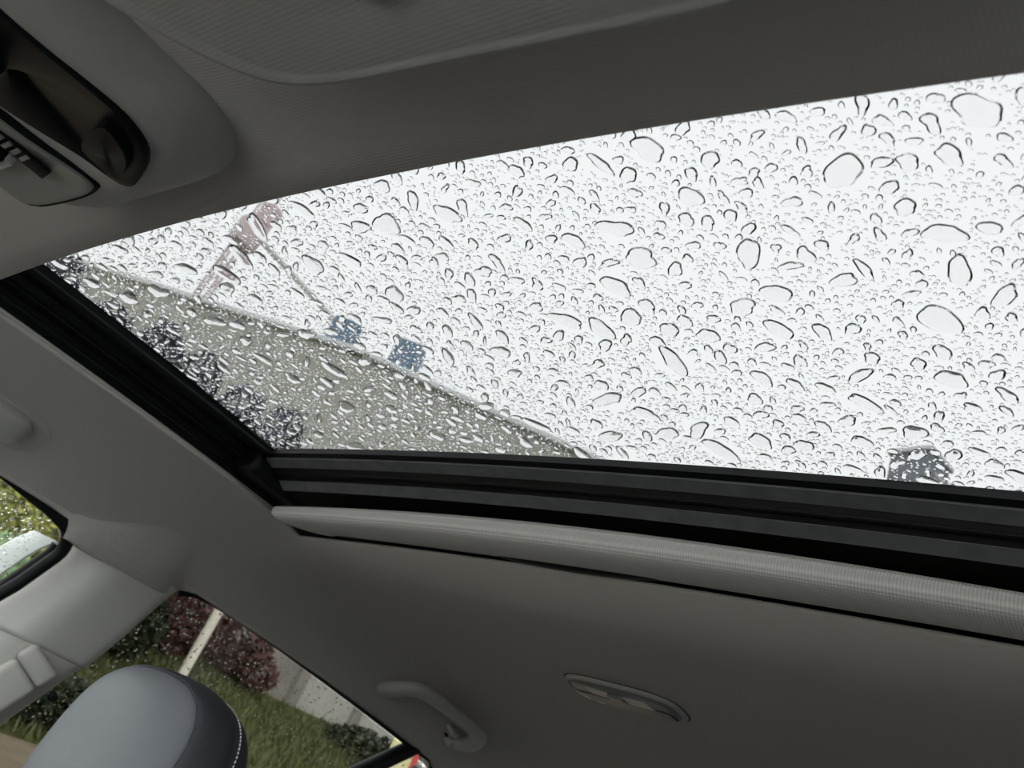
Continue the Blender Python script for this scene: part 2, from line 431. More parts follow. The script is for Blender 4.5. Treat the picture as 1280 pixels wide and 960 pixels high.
class Packer:
    def __init__(self, cell): self.c = cell; self.g = {}
    def ok(self, x, y, r, slack):
        k = int(math.ceil((r + 0.022) / self.c)); ix, iy = int(x // self.c), int(y // self.c)
        for a in range(ix - k, ix + k + 1):
            for b in range(iy - k, iy + k + 1):
                for (px, py, pr) in self.g.get((a, b), ()):
                    if (px - x) ** 2 + (py - y) ** 2 < ((pr + r) * slack) ** 2: return False
        return True
    def add(self, x, y, r): self.g.setdefault((int(x // self.c), int(y // self.c)), []).append((x, y, r))

def build_drops():
    pk = Packer(0.008); done = []
    plan = [('big', 210, 0.0056, 0.0115, 36), ('medium', 750, 0.0032, 0.0056, 26), ('small', 3000, 0.0013, 0.0031, 14), ('tiny', 10000, 0.00055, 0.0013, 8)]
    for kind, n, r0, r1, seg in plan:
        made = 0; tries = 0
        while made < n and tries < n * 6:
            tries += 1
            R = r0 + (r1 - r0) * RNG.random() ** (2.0 if kind != 'tiny' else 1.2)
            x = RNG.uniform(GX0 + 0.01, 0.352); y = RNG.uniform(GY0 + 0.01, 0.402)
            if not pk.ok(x, y, R * 1.05, 0.98): continue
            V, F, rm = drop_geo(R, kind, seg, RNG.uniform(0.62, 0.95) if kind != 'tiny' else 1.0, RNG.uniform(0, 3.14))
            rr = 0.5 * R + 0.5 * rm if kind in ('big', 'medium') else rm
            if not pk.ok(x, y, rr, 0.98): continue
            pk.add(x, y, rr); done.append((R, x, y, V, F)); made += 1
    done.sort(key=lambda d: -d[0])
    def place(d):
        R, x, y, V, F = d
        return [(x + a, y + b, glz(x + a, y + b) + 0.0041 + c) for (a, b, c) in V]
    vis = []
    for i, d in enumerate(done):
        q = RR @ (np.array([d[1], d[2], glz(d[1], d[2])]) - CAM)
        u, v = 640 + FPX * q[0] / q[2], 480 + FPX * q[1] / q[2]
        inside = 0 < u < 1280 and 150 < v < 625 and d[1] > xfront(d[2]) - 0.02
        vis.append((d[0] / q[2] if inside else 0, i))
    vis.sort(reverse=True); chosen = set(i for s, i in vis[:300] if s > 0)
    AV, AF = [], []
    for i, d in enumerate(done):
        W = place(d)
        if i in chosen:
            o = mesh('water_drop', W, d[4], M['water'], pane, True); o.data.set_sharp_from_angle(angle=math.radians(75))
        else:
            b = len(AV); AV += W; AF += [tuple(b + k for k in f) for f in d[4]]
    o = mesh('fine_water_drops', AV, AF, M['water'], pane, True); o.data.set_sharp_from_angle(angle=math.radians(75))
    tag(o, 'fine raindrops between the larger drops', kind='stuff')
build_drops()

# ------------------------------------------------------------------ side walls, windows, pillars
def yw(z): return 0.628 + 0.30 * (-0.125 - z)          # inner face of the passenger side (tumblehome)
def mir(y, s): return y if s > 0 else 2 * YC - y
BELT = -0.52
def strip_xz(name, pts_in, pts_out, mat, parent, s, doff=0.0):
    pass

def win_frame(name, outline, width, depth, mat, parent, s):
    """rubber seal of round section following an (x, z) outline on the side plane"""
    P = [(x, mir(yw(z) + depth, s), z) for (x, z) in outline]
    rad = width if not callable(width) else [width(x, z) for (x, z) in outline]
    return tube(name, P, rad, mat, parent, 10)

def arc(cx, cz, r, a0, a1, n=8):
    return [(cx + r * math.cos(math.radians(a0 + (a1 - a0) * i / (n - 1))), cz + r * math.sin(math.radians(a0 + (a1 - a0) * i / (n - 1)))) for i in range(n)]

def side_pane(name, outline, s, doff):
    pts = [(x, mir(yw(z) + doff, s), z) for (x, z) in outline]; n = len(pts)
    q = [(x, y + 0.004 * (1 if s > 0 else -1), z) for (x, y, z) in pts]
    F = [tuple(range(n)), tuple(range(n, 2 * n))[::-1]] + [(i, (i + 1) % n, n + (i + 1) % n, n + i) for i in range(n)]
    return pts, q, F

def pane_drops(parent, outline, s, doff, count, rmin, rmax, xr, zr):
    AV, AF = [], []; poly = outline
    def inside(x, z):
        c = False; j = len(poly) - 1
        for i in range(len(poly)):
            xi, zi = poly[i]; xj, zj = poly[j]
            if (zi > z) != (zj > z) and x < (xj - xi) * (z - zi) / (zj - zi) + xi: c = not c
            j = i
        return c
    pk = Packer(0.006); k = 0; tr = 0
    while k < count and tr < count * 5:
        tr += 1
        x = RNG.uniform(*xr); z = RNG.uniform(*zr); R = rmin + (rmax - rmin) * RNG.random() ** 2.5
        if not inside(x, z) or not pk.ok(x, z, R * 1.15, 1.0): continue
        pk.add(x, z, R * 1.15); k += 1
        V, F, _ = drop_geo(R, 'tiny' if R < 0.0016 else 'small', 8 if R < 0.0016 else 12)
        b = len(AV)
        for (a, c, h) in V:
            AV.append((x + a, mir(yw(z + c) + doff + 0.0041 + h, s), z + c))
        AF += [tuple(b + i for i in f) for f in F]
    o = mesh('raindrops', AV, AF, M['water'], parent, True); fix_normals(o); o.data.set_sharp_from_angle(angle=math.radians(75))
    tag(o, 'small raindrops on the outside of the pane', kind='stuff')

# (x, z) outlines on the side plane
F_OUT = [(-0.62, BELT), (-0.62, -0.40), (-0.22, -0.150)] + [(-0.10, -0.125), (0.05, -0.115), (0.19, -0.1135), (0.262, -0.1195)] + arc(0.282, -0.152, 0.031, 78, -15, 8) + [(0.297, -0.21), (0.268, -0.275), (0.240, -0.36), (0.195, BELT)]
R_OUT = [(0.36, BELT), (0.400, -0.36), (0.445, -0.235), (0.470, -0.146), (0.488, -0.122)] + [(0.512, -0.112), (0.545, -0.1085), (0.60, -0.1085), (0.70, -0.112), (0.80, -0.117), (0.92, -0.124), (1.02, -0.131), (1.10, -0.137)] + arc(1.150, -0.172, 0.034, 85, 0, 7) + [(1.19, -0.25), (1.21, BELT)]
wall_n = {1: 'wall_right', -1: 'wall_left'}
side_word = {1: 'passenger', -1: 'driver'}
wn = 1
for s in (1, -1):
    # body side below the windows
    rows = []
    for x in np.linspace(-1.2, 1.75, 30):
        rows.append([(x, mir(yw(BELT) - 0.06, s), BELT - 0.01), (x, mir(yw(BELT) + 0.03, s), BELT), (x, mir(yw(BELT) - 0.03, s), -0.8), (x, mir(yw(BELT) - 0.01, s), -1.24)])
    o = loft(wall_n[s], rows, M['door'], None, auto=30); md = o.modifiers.new('solid', 'SOLIDIFY'); md.thickness = 0.01
    tag(o, 'dark grey door trim below the %s side windows' % side_word[s], kind='structure')
    wf = empty('window_%d' % wn, (0.0, mir(0.66, s), -0.3), 'rain-spotted front %s side window' % side_word[s], None, kind='structure')
    pts, q, F = side_pane('pane', F_OUT, s, 0.030)
    fix_normals(mesh('glass_pane', pts + q, F, M['pane'], wf, False))
    if s > 0: pane_drops(wf, F_OUT, s, 0.030, 700, 0.0009, 0.0030, (0.10, 0.29), (-0.27, -0.12))
    win_frame('seal', [(x, z) for (x, z) in F_OUT[3:]], lambda x, z: 0.0035 + 0.0055 * float(sstep(0.24, 0.29, x + 0.6 * max(0, -0.15 - z))), 0.006, M['rubber'], wf, s)
    win_frame('inner_seal', [(x - 0.007, z) for (x, z) in F_OUT[12:]], 0.0065, 0.014, M['rubber'], wf, s)
    # door-frame strip by the glass, coloured white for the daylight it catches
    rows = []
    for (x, z) in [(0.317, -0.140), (0.305, -0.158), (0.298, -0.175), (0.287, -0.21), (0.257, -0.275), (0.225, -0.36), (0.180, BELT)]:
        rows.append([(x - 0.028, mir(yw(z) + 0.062, s), z), (x - 0.026, mir(yw(z) + 0.058, s), z), (x - 0.004, mir(yw(z) + 0.038, s), z), (x, mir(yw(z) + 0.040, s), z)])
    loft('frame_strip', rows, M['daylight_white'], wf, auto=30)
    wn += 1
    wr = empty('window_%d' % wn, (0.8, mir(0.66, s), -0.3), 'rain-spotted rear %s side window with a black divider bar' % side_word[s], None, kind='structure')
    pts, q, F = side_pane('pane', R_OUT, s, 0.030)
    fix_normals(mesh('glass_pane', pts + q, F, M['privacy'], wr, False))
    if s > 0: pane_drops(wr, R_OUT, s, 0.030, 2600, 0.0007, 0.0022, (0.36, 1.2), (-0.36, -0.105))
    win_frame('seal', R_OUT[4:], 0.0045, 0.006, M['rubber'], wr, s)
    P = [(1.108 + (1.03 * (z + 0.130) if z > -0.3 else -0.175 + 0.5 * (z + 0.30)), mir(yw(z) + 0.012, s), z) for z in (-0.128, -0.2, -0.28, -0.40, BELT)]
    tube('divider_bar', P, 0.0155, M['rubber'], wr, 10)
    P = [(x - 0.026, y, z) for (x, y, z) in [(1.182, mir(yw(-0.16) + 0.02, s), -0.160), (1.19, mir(yw(-0.25) + 0.02, s), -0.25), (1.20, mir(yw(BELT) + 0.02, s), BELT)]]
    tube('rear_edge_strip', P, 0.009, M['tower'], wr, 8)
    wn += 1

def cant_rail(s):
    """closing strip between the headliner edge and the seals, above the windows"""
    rows = []
    top = [(-0.50, -0.165), (-0.22, -0.145)] + F_OUT[3:8] + [(0.30, -0.138), (0.315, -0.1385), (0.33, -0.1388), (0.35, -0.139), (0.38, -0.139), (0.42, -0.138), (0.44, -0.137), (0.455, -0.136)] + R_OUT[4:14] + [(1.185, -0.16), (1.4, -0.17), (1.75, -0.19)]
    for (x, z) in top:
        ze = roofz(x, YW)
        pd = 0.019 if 0.295 < x < 0.47 else 0.0      # stands proud where it meets the pillar trim
        zz = z if pd else min(z + 0.006, ze - 0.002)
        wq = float(sstep(0.292, 0.40, x)) * (1 - float(sstep(0.43, 0.485, x))) if pd else 0.0
        ya, yb = YW - 0.004 - 0.051 * wq, YW + 0.001 - 0.028 * wq - 0.006 * (pd > 0)
        a_, b_ = (ya, roofz(x, ya) + 0.0015), (yb, roofz(x, yb) - 0.001 - 0.003 * wq)
        rows.append([(x, mir(a_[0], s), a_[1]), (x, mir(b_[0], s), b_[1]), (x, mir(yw(z) - 0.003 - pd, s), zz), (x, mir(yw(z) + 0.008, s), zz - (0.0 if pd else 0.002)), (x, mir(yw(z) + 0.05, s), z + 0.02)])
    o = loft('trim_%d' % (1 if s > 0 else 2), rows, M['liner'], None)
    tag(o, 'grey fabric edge of the headliner above the %s side windows' % side_word[s], kind='structure')
for s in (1, -1): cant_rail(s)

# B pillar: upper trim panel, lower cover
def lerp(a, b, t): return a + (b - a) * t
def edge_x(pts, z):
    for (x0, z0), (x1, z1) in zip(pts[:-1], pts[1:]):
        if z1 <= z <= z0: return lerp(x0, x1, (z0 - z) / (z0 - z1))
    return pts[-1][0] if z < pts[-1][1] else pts[0][0]
PF = [(0.325, -0.12), (0.329, -0.140), (0.329, -0.150), (0.321, -0.19), (0.308, -0.235), (0.292, -0.285), (0.270, -0.36), (0.225, BELT)]
PR = [(0.478, -0.12), (0.472, -0.142), (0.461, -0.20), (0.447, -0.252), (0.424, -0.315), (0.405, -0.365), (0.355, BELT)]
def pillar(s, z0, z1, name, extra=0.0, n=24):
    rows = []
    for z in np.linspace(z0, z1, n):
        a, b = edge_x(PF, z), edge_x(PR, z); row = []
        for t in (0, 0.03, 0.08, 0.14, 0.22, 0.31, 0.42, 0.55, 0.7, 0.85, 0.93, 0.97, 1.0, 1.0):
            dep = -0.045 + 0.064 * math.sin(min(t / 0.40, 1) * math.pi / 2)
            if t > 0.9: dep -= 0.012 * ((t - 0.9) / 0.1) ** 2
            row.append((lerp(a, b, t), mir(yw(z) - dep + extra, s), z))
        row[-1] = (row[-2][0] - 0.002, mir(yw(z) + 0.025, s), z)
        rows.append(row)
    o = loft(name, rows, M['trim'], None); md = o.modifiers.new('solid', 'SOLIDIFY'); md.thickness = 0.003; md.offset = -1
    return o
tn = 3
for s in (1, -1):
    o = pillar(s, -0.122, -0.262, 'trim_%d' % tn); tag(o, 'smooth grey upper trim of the %s side door pillar' % side_word[s], kind='structure'); tn += 1
    o = pillar(s, -0.254, BELT, 'trim_%d' % tn, 0.007); tag(o, 'grey lower cover of the %s side door pillar' % side_word[s], kind='structure'); tn += 1

# seat belt height adjuster on the passenger pillar
z0 = -0.30
adj = empty('belt_height_adjuster', (0.335, yw(z0) - 0.012, z0), 'grey seat belt height adjuster with push button on the door pillar', 'belt adjuster')
dirv = Vector((-0.055, 0.035, -0.12)).normalized()   # down the pillar
nrm = Vector((-0.25, -1, 0.0)); nrm = (nrm - dirv * nrm.dot(dirv)).normalized(); side = dirv.cross(nrm)
Rm = Matrix((side, -dirv, nrm)).transposed()
ac = Vector((0.377, yw(-0.281) - 0.024, -0.281))
rbox('push_button', ac + nrm * 0.003, (0.0265, 0.0135, 0.013), M['adjust'], adj, 0.008, Rm, 5)
rbox('slider_housing', ac + dirv * 0.0385 - side * 0.002, (0.0255, 0.0245, 0.0145), M['adjust'], adj, 0.009, Rm, 5)
rbox('belt_loop', ac + dirv * 0.074 - nrm * 0.006, (0.030, 0.012, 0.008), M['rubber'], adj, 0.004, Rm)
tube('belt_webbing', [ac + dirv * 0.070 - nrm * 0.002, ac + dirv * 0.13, ac + dirv * 0.30 + nrm * 0.03], 0.024, M['rubber'], adj, 8, flat=(1, 0.08))
rbox('screw_recess', ac - side * 0.050 + dirv * 0.004 - nrm * 0.010, (0.006, 0.006, 0.004), M['rubber'], adj, 0.003, Rm)

# windscreen pillars, header, windscreen, tailgate side, floor, dash: the rest of the cabin
for s in (1, -1):
    P = [(-0.42, mir(0.60, s), -0.10), (-0.65, mir(0.66, s), -0.24), (-1.0, mir(0.71, s), -0.47), (-1.12, mir(0.72, s), -0.55)]
    tag(tube('trim_%d' % tn, P, 0.045, M['trim'], None, 10, flat=(1, 0.6)), 'grey windscreen pillar trim on the %s side' % side_word[s], kind='structure'); tn += 1
    P = [(1.24, mir(0.66, s), -0.14), (1.30, mir(0.69, s), -0.3), (1.34, mir(0.72, s), BELT)]
    tag(tube('trim_%d' % tn, P, 0.06, M['trim'], None, 10, flat=(1, 0.6)), 'grey rear pillar trim on the %s side' % side_word[s], kind='structure'); tn += 1
o = mesh('window_5', [(-0.46, -0.62, -0.06), (-0.46, 0.57, -0.06), (-1.15, 0.68, -0.57), (-1.15, -0.73, -0.57)], [(0, 1, 2, 3)], M['pane'], None, False)
md = o.modifiers.new('solid', 'SOLIDIFY'); md.thickness = 0.005; tag(o, 'sloping windscreen', kind='structure')
o = mesh('window_6', [(1.76, -0.60, -0.10), (1.76, 0.55, -0.10), (1.95, 0.62, BELT), (1.95, -0.67, BELT)], [(0, 1, 2, 3)], M['privacy'], None, False)
md = o.modifiers.new('solid', 'SOLIDIFY'); md.thickness = 0.005; tag(o, 'rear screen', kind='structure')
tag(rbox('floor', (0.4, YC, -1.25), (1.6, 0.70, 0.02), M['carpet'], None, 0.005), 'dark carpeted car floor', kind='structure')
tag(rbox('wall_front', (-0.97, YC, -0.90), (0.22, 0.68, 0.33), M['dash'], None, 0.06), 'unseen pale grey dashboard bouncing light in below the windscreen', kind='structure')  # unseen dash made deep and pale to throw light upward
tag(rbox('wall_back', (1.86, YC, -0.88), (0.05, 0.66, 0.35), M['door'], None, 0.02), 'dark tailgate trim', kind='structure')

rows = []  # unseen white bonnet added to reflect light in through the windscreen
for x in np.linspace(-1.16, -2.05, 10):
    t = (x + 1.16) / -0.89
    rows.append([(x, YC + y * (1 - 0.06 * t), -0.60 - 0.07 * t - 0.10 * t ** 4 - 0.05 * (y / 0.72) ** 4) for y in np.linspace(-0.74, 0.74, 21)])
o = loft('bounce_bonnet', rows, M['daylight_white'], None); md = o.modifiers.new('solid', 'SOLIDIFY'); md.thickness = 0.01
tag(o, 'unseen white car bonnet added to bounce light through the windscreen', kind='structure')

# ------------------------------------------------------------------ seats (the passenger headrest is in view)
def superring(n, p, hy, hz):
    out = []
    for k in range(n):
        a = 2 * math.pi * k / n; c, s_ = math.cos(a), math.sin(a)
        out.append((hy * math.copysign(abs(c) ** (2 / p), c), hz * math.copysign(abs(s_) ** (2 / p), s_)))
    return out

def build_seat(yc, label):
    seat = empty('car_seat', (0.40, yc, -1.23), label, 'car seat', 'front seats')
    HC = Vector((0.380, yc, -0.338)); N = 64
    ring = superring(N, 2.7, 0.127, 0.108)
    tilt = Matrix.Rotation(math.radians(10), 3, 'Y')
    def rows(st):
        R = []
        for (x, sc_) in st:
            row = []
            for (a, b) in ring:
                bow = 0.012 * (a * sc_ / 0.138) ** 2
                taper = 1 - 0.10 * (0.5 - b / 0.216) * 0.6
                p = tilt @ Vector((x + bow * (1 if x < 0.0 else 0.4), a * sc_ * taper, b * (sc_ if sc_ > 0.5 else sc_)))
                row.append(tuple(HC + p))
            R.append(row)
        return R
    hr = empty('headrest', (0, 0, 0), None, None); hr.parent = seat; hr.location = HC - Vector(seat.location)
    f = [(-0.056, 0.001), (-0.056, 0.2), (-0.0555, 0.4), (-0.0535, 0.58), (-0.050, 0.72), (-0.045, 0.81), (-0.039, 0.865), (-0.0345, 0.885), (-0.031, 0.888)]
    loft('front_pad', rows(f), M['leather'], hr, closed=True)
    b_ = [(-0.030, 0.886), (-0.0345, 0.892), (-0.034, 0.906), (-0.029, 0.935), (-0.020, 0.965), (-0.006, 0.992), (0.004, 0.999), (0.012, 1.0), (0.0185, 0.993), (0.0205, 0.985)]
    loft('side_band', rows(b_), M['leather_shaded'], hr, closed=True)
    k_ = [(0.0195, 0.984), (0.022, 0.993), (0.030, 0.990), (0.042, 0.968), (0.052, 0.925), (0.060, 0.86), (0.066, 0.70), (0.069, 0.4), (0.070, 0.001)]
    loft('back_panel', rows(k_), M['leather_shaded'], hr, closed=True)
    # stitches along the rear seam
    SV, SF = [], []
    base = rows([(0.0250, 0.996)])[0]; fine = []
    for i in range(N):
        a, b = Vector(base[i]), Vector(base[(i + 1) % N])
        n_ = max(1, int((b - a).length / 0.0045))
        for q in range(n_): fine.append(a.lerp(b, q / n_))
    for i in range(len(fine)):
        a, b = fine[i], fine[(i + 1) % len(fine)]; d = (b - a) * 0.62
        o_ = (a - HC).normalized()
        up = Vector((0.0007, 0, 0)); c = len(SV)
        for p in (a, a + d):
            SV += [tuple(p - up - o_ * 0.0006), tuple(p + up - o_ * 0.0006), tuple(p + o_ * 0.0006)]
        SF += [(c, c + 1, c + 4, c + 3), (c + 1, c + 2, c + 5, c + 4), (c + 2, c, c + 3, c + 5)]
    tag(mesh('stitching', SV, SF, M['thread'], hr, False), 'white stitching', kind='stuff')
    for dy in (-0.075, 0.075):
        tube('headrest_post', [tuple(HC + tilt @ Vector((0.01, dy, -0.09))), tuple(HC + Vector((-0.035, dy, -0.20)))], 0.006, M['chrome'], seat, 10)
    # backrest and cushion
    R = []
    for t in np.linspace(0, 1, 16):
        z = lerp(-0.475, -1.02, t); xc = lerp(0.365, 0.20, t); hw = 0.16 + 0.09 * math.sin(math.pi * min(1, t * 1.2) / 2) if t > 0 else 0.15
        th = 0.035 + 0.03 * math.sin(math.pi * t)
        R.append([(xc + th * c_, yc + hw * y_ / 1.0, z) for (y_, c_) in superring(28, 3.0, 1, 1)])
    loft('backrest', R, M['leather_shaded'], seat, closed=True, caps=True, auto=60)
    rbox('cushion', (-0.02, yc, -1.03), (0.27, 0.25, 0.075), M['leather_shaded'], seat, 0.05, None, 5)
    rbox('seat_base', (0.0, yc, -1.16), (0.22, 0.2, 0.07), M['rubber'], seat, 0.01)
    return seat
build_seat(0.372, 'dark blue-grey leather passenger seat with a stitched headrest in front of the rear window')
build_seat(-0.49, 'dark blue-grey leather driver seat out of view, added to block light from the rear')  # unseen seat put in to block light coming from behind

# ------------------------------------------------------------------ sun visor above the camera
def build_visor():
    v = empty('sun_visor', (-0.2, -0.40, -0.05), 'folded grey fabric sun visor beside the overhead console', 'sun visor')
    # plan outline: inboard edge, rounded corner, rear edge
    O = [(-0.245, -0.128), (-0.21, -0.142), (-0.172, -0.160), (-0.145, -0.177), (-0.128, -0.192), (-0.118, -0.207), (-0.112, -0.226), (-0.108, -0.250),
         (-0.1035, -0.293), (-0.0985, -0.345), (-0.094, -0.402), (-0.093, -0.48), (-0.10, -0.53), (-0.12, -0.555), (-0.16, -0.565), (-0.25, -0.56), (-0.275, -0.53), (-0.28, -0.40), (-0.277, -0.20), (-0.268, -0.145)]
    cx = sum(p[0] for p in O) / len(O); cy = sum(p[1] for p in O) / len(O)
    # resample smoothly
    P = []
    n = len(O)
    for i in range(n):
        p0, p1, p2, p3 = [np.array(O[(i + k) % n]) for k in (-1, 0, 1, 2)]
        for t in (0, 0.25, 0.5, 0.75):
            P.append(0.5 * ((2 * p1) + (-p0 + p2) * t + (2 * p0 - 5 * p1 + 4 * p2 - p3) * t * t + (-p0 + 3 * p1 - 3 * p2 + p3) * t ** 3))
    def zb(x, y): return -0.052 - 0.10 * max(0, -0.10 - x) - 0.02 * max(0, -y - 0.3)
    rows = []
    for (s, dz) in ((0.985, 0.020), (1.0, 0.014), (1.005, 0.009), (1.0, 0.0045), (0.985, 0.0015), (0.955, 0.0), (0.93, 0.0014), (0.9, 0.0008), (0.6, -0.001), (0.3, -0.0015), (0.01, -0.0015)):
        rows.append([(cx + (p[0] - cx) * s, cy + (p[1] - cy) * s, zb(p[0], p[1]) + dz) for p in P])
    loft('visor_board', rows, M['visor'], v, closed=True)
    rbox('visor_clip', (-0.1445, -0.291, -0.0585), (0.004, 0.010, 0.002), M['rubber'], v, 0.002)
    tube('pivot_rod', [(-0.26, -0.12, -0.052), (-0.263, -0.30, -0.055), (-0.262, -0.555, -0.058)], 0.005, M['rubber'], v)
build_visor()

# ------------------------------------------------------------------ overhead console
def build_console():
    c = empty('overhead_console', (-0.2, 0.01, -0.03), 'grey overhead console with a glossy black holder and reading lamp panel', 'overhead console')
    Y0, Y1, X1, X0 = -0.100, 0.125, -0.060, -0.43
    def outline(ins, k=10):
        r = 0.062 - ins * 0.6; r = max(r, 0.01); P = []
        x1, y0, y1, x0 = X1 - ins, Y0 + ins, Y1 - ins, X0 + ins
        for (cx, cy, a0) in ((x1 - r, y0 + r, -90), (x1 - r, y1 - r, 0), (x0 + r, y1 - r, 90), (x0 + r, y0 + r, 180)):
            for i in range(k):
                a = math.radians(a0 + 90 * i / (k - 1)); P.append((cx + r * math.cos(a), cy + r * math.sin(a)))
        return P
    rows = []
    for ins, dz in ((0.0, -0.0), (0.001, -0.006), (0.004, -0.013), (0.009, -0.021), (0.016, -0.028), (0.024, -0.0325), (0.032, -0.0345), (0.04, -0.035)):
        rows.append([(x, y, roofz(x, y, False) + 0.004 + dz - 0.004) for (x, y) in outline(ins)])
    zb = lambda x, y: roofz(x, y, False) - 0.035
    for sc_ in (0.6, 0.3, 0.01):
        o_ = outline(0.04); rows.append([(-0.245 + (x + 0.245) * sc_, 0.0125 + (y - 0.0125) * sc_, zb(x, y)) for (x, y) in o_])
    loft('console_body', rows, M['console'], c, closed=True)
    Z = lambda x, y: zb(x, y) - 0.0008
    def plate(name, O, mat, proud, rim=0.0015, inner=None):
        n = len(O); P = []
        for i in range(n):
            p0, p1, p2, p3 = [np.array(O[(i + k) % n]) for k in (-1, 0, 1, 2)]
            for t in (0, 0.33, 0.66):
                P.append(0.5 * ((2 * p1) + (-p0 + p2) * t + (2 * p0 - 5 * p1 + 4 * p2 - p3) * t * t + (-p0 + 3 * p1 - 3 * p2 + p3) * t ** 3))
        cx, cy = np.mean(P, axis=0); R = []
        for (s, dz) in ((1.0, 0.004), (1.0, -proud * 0.6), (0.985, -proud), (0.9, -proud), (0.5, -proud + (inner or 0)), (0.01, -proud + (inner or 0))):
            R.append([(cx + (p[0] - cx) * s, cy + (p[1] - cy) * s, Z(p[0], p[1]) + dz) for p in P])
        return loft(name, R, mat, c, closed=True, auto=50)
    # glossy black holder
    T = [(-0.36, -0.050), (-0.25, -0.064), (-0.187, -0.066), (-0.150, -0.070), (-0.126, -0.071), (-0.108, -0.064), (-0.097, -0.050), (-0.090, -0.032), (-0.0865, -0.018), (-0.0895, -0.010), (-0.100, -0.0065), (-0.115, -0.0035), (-0.150, 0.011), (-0.20, 0.022), (-0.30, 0.03), (-0.36, 0.03)]
    plate('holder_lid', T, M['gloss_black'], 0.0022)
    T2 = [(-0.128, -0.058), (-0.114, -0.054), (-0.104, -0.044), (-0.098, -0.030), (-0.097, -0.021), (-0.106, -0.018), (-0.120, -0.020), (-0.127, -0.036)]
    plate('holder_catch', T2, M['gloss_black'], 0.0065)
    # reading lamp panel
    L_ = [(-0.30, 0.045), (-0.20, 0.033), (-0.138, 0.026), (-0.113, 0.0185), (-0.098, 0.0155), (-0.0925, 0.021), (-0.0905, 0.040), (-0.092, 0.075), (-0.096, 0.098), (-0.11, 0.106), (-0.20, 0.108), (-0.30, 0.105)]
    plate('panel_gap', [(x + (0.002 if x > -0.1 else 0), y + (-0.002 if y < 0.03 else 0.002)) for (x, y) in L_], M['matte_black'], 0.0012)
    plate('lamp_panel', L_, M['lens'], 0.0026)
    for i in range(9):
        x = -0.161 + 0.0056 * i; y = 0.0445 - 0.0009 * i
        rbox('grille_rib', (x, y + 0.004, Z(x, y) - 0.0034), (0.0016, 0.0060, 0.0012), M['lens'], c, 0.0006)
    rbox('grille_slot', (-0.1390, 0.0450, Z(-0.1390, 0.045) - 0.0022), (0.027, 0.0075, 0.0012), M['matte_black'], c, 0.001, Matrix.Rotation(-0.12, 3, 'Z'))
    rbox('lamp_switch', (-0.150, 0.066, Z(-0.150, 0.066) - 0.004), (0.018, 0.010, 0.004), M['matte_black'], c, 0.002)
    rbox('switch_edge', (-0.130, 0.066, Z(-0.130, 0.066) - 0.004), (0.003, 0.010, 0.003), M['lens_clear'], c, 0.001)
build_console()

# ------------------------------------------------------------------ rear dome light
def build_dome():
    X0, X1, Y0, Y1 = 0.722, 0.806, -0.030, 0.134
    cx, cy = (X0 + X1) / 2, (Y0 + Y1) / 2; hx, hy = (X1 - X0) / 2, (Y1 - Y0) / 2
    d = empty('dome_light', (cx, cy, roofz(cx, cy)), 'oblong rear dome light with clear lens in the headliner', 'dome light')
    ring = superring(48, 3.2, 1, 1)
    def row(s, dz): return [(cx + a * hx * s, cy + b * hy * (s if s < 0.5 else 1 - (1 - s) * hx / hy * 1.0), roofz(cx + a * hx * s, cy + b * hy * s) + dz) for (a, b) in ring]
    loft('bezel', [row(1.03, 0.003), row(1.03, -0.0005), row(1.0, -0.004), row(0.95, -0.0055), row(0.90, -0.005), row(0.87, -0.003), row(0.86, 0.004)], M['console'], d, closed=True)
    loft('shadow_gap', [row(1.07, 0.001), row(1.07, -0.0006), row(1.02, -0.0006)], M['matte_black'], d, closed=True)
    loft('lens', [row(0.87, -0.003), row(0.84, -0.0052), row(0.6, -0.0062), row(0.3, -0.0065), row(0.01, -0.0065)], M['lens'], d, closed=True)
    def pl(name, pts, mat, dz):
        n = len(pts); V = [(x, y, roofz(x, y) - 0.0062 - dz) for (x, y) in pts] + [(x, y, roofz(x, y) - 0.0045) for (x, y) in pts]
        F = [tuple(range(n))[::-1], tuple(range(n, 2 * n))] + [(i, (i + 1) % n, n + (i + 1) % n, n + i) for i in range(n)]
        fix_normals(mesh(name, V, F, mat, d, False))
    pl('dark_lens', [(0.766, 0.120), (0.766, -0.012), (0.786, -0.016), (0.794, 0.05), (0.790, 0.11)], M['lens_dark'], 0.0012)
    pl('reflector', [(0.742, 0.098), (0.760, 0.094), (0.764, 0.060), (0.748, 0.066)], M['lens_clear'], 0.0016)
    pl('reflector', [(0.747, 0.052), (0.764, 0.040), (0.764, 0.006), (0.746, 0.012)], M['lens_clear'], 0.0016)
    rbox('rocker_switch', (0.752, 0.056, roofz(0.752, 0.056) - 0.0085), (0.006, 0.011, 0.002), M['lens'], d, 0.001)
    tube('lens_edge', [(0.770, 0.126, roofz(0.77, 0.126) - 0.006), (0.786, 0.116, roofz(0.786, 0.116) - 0.006), (0.794, 0.095, roofz(0.794, 0.095) - 0.006)], 0.0012, M['chrome'], d, 6)
build_dome()

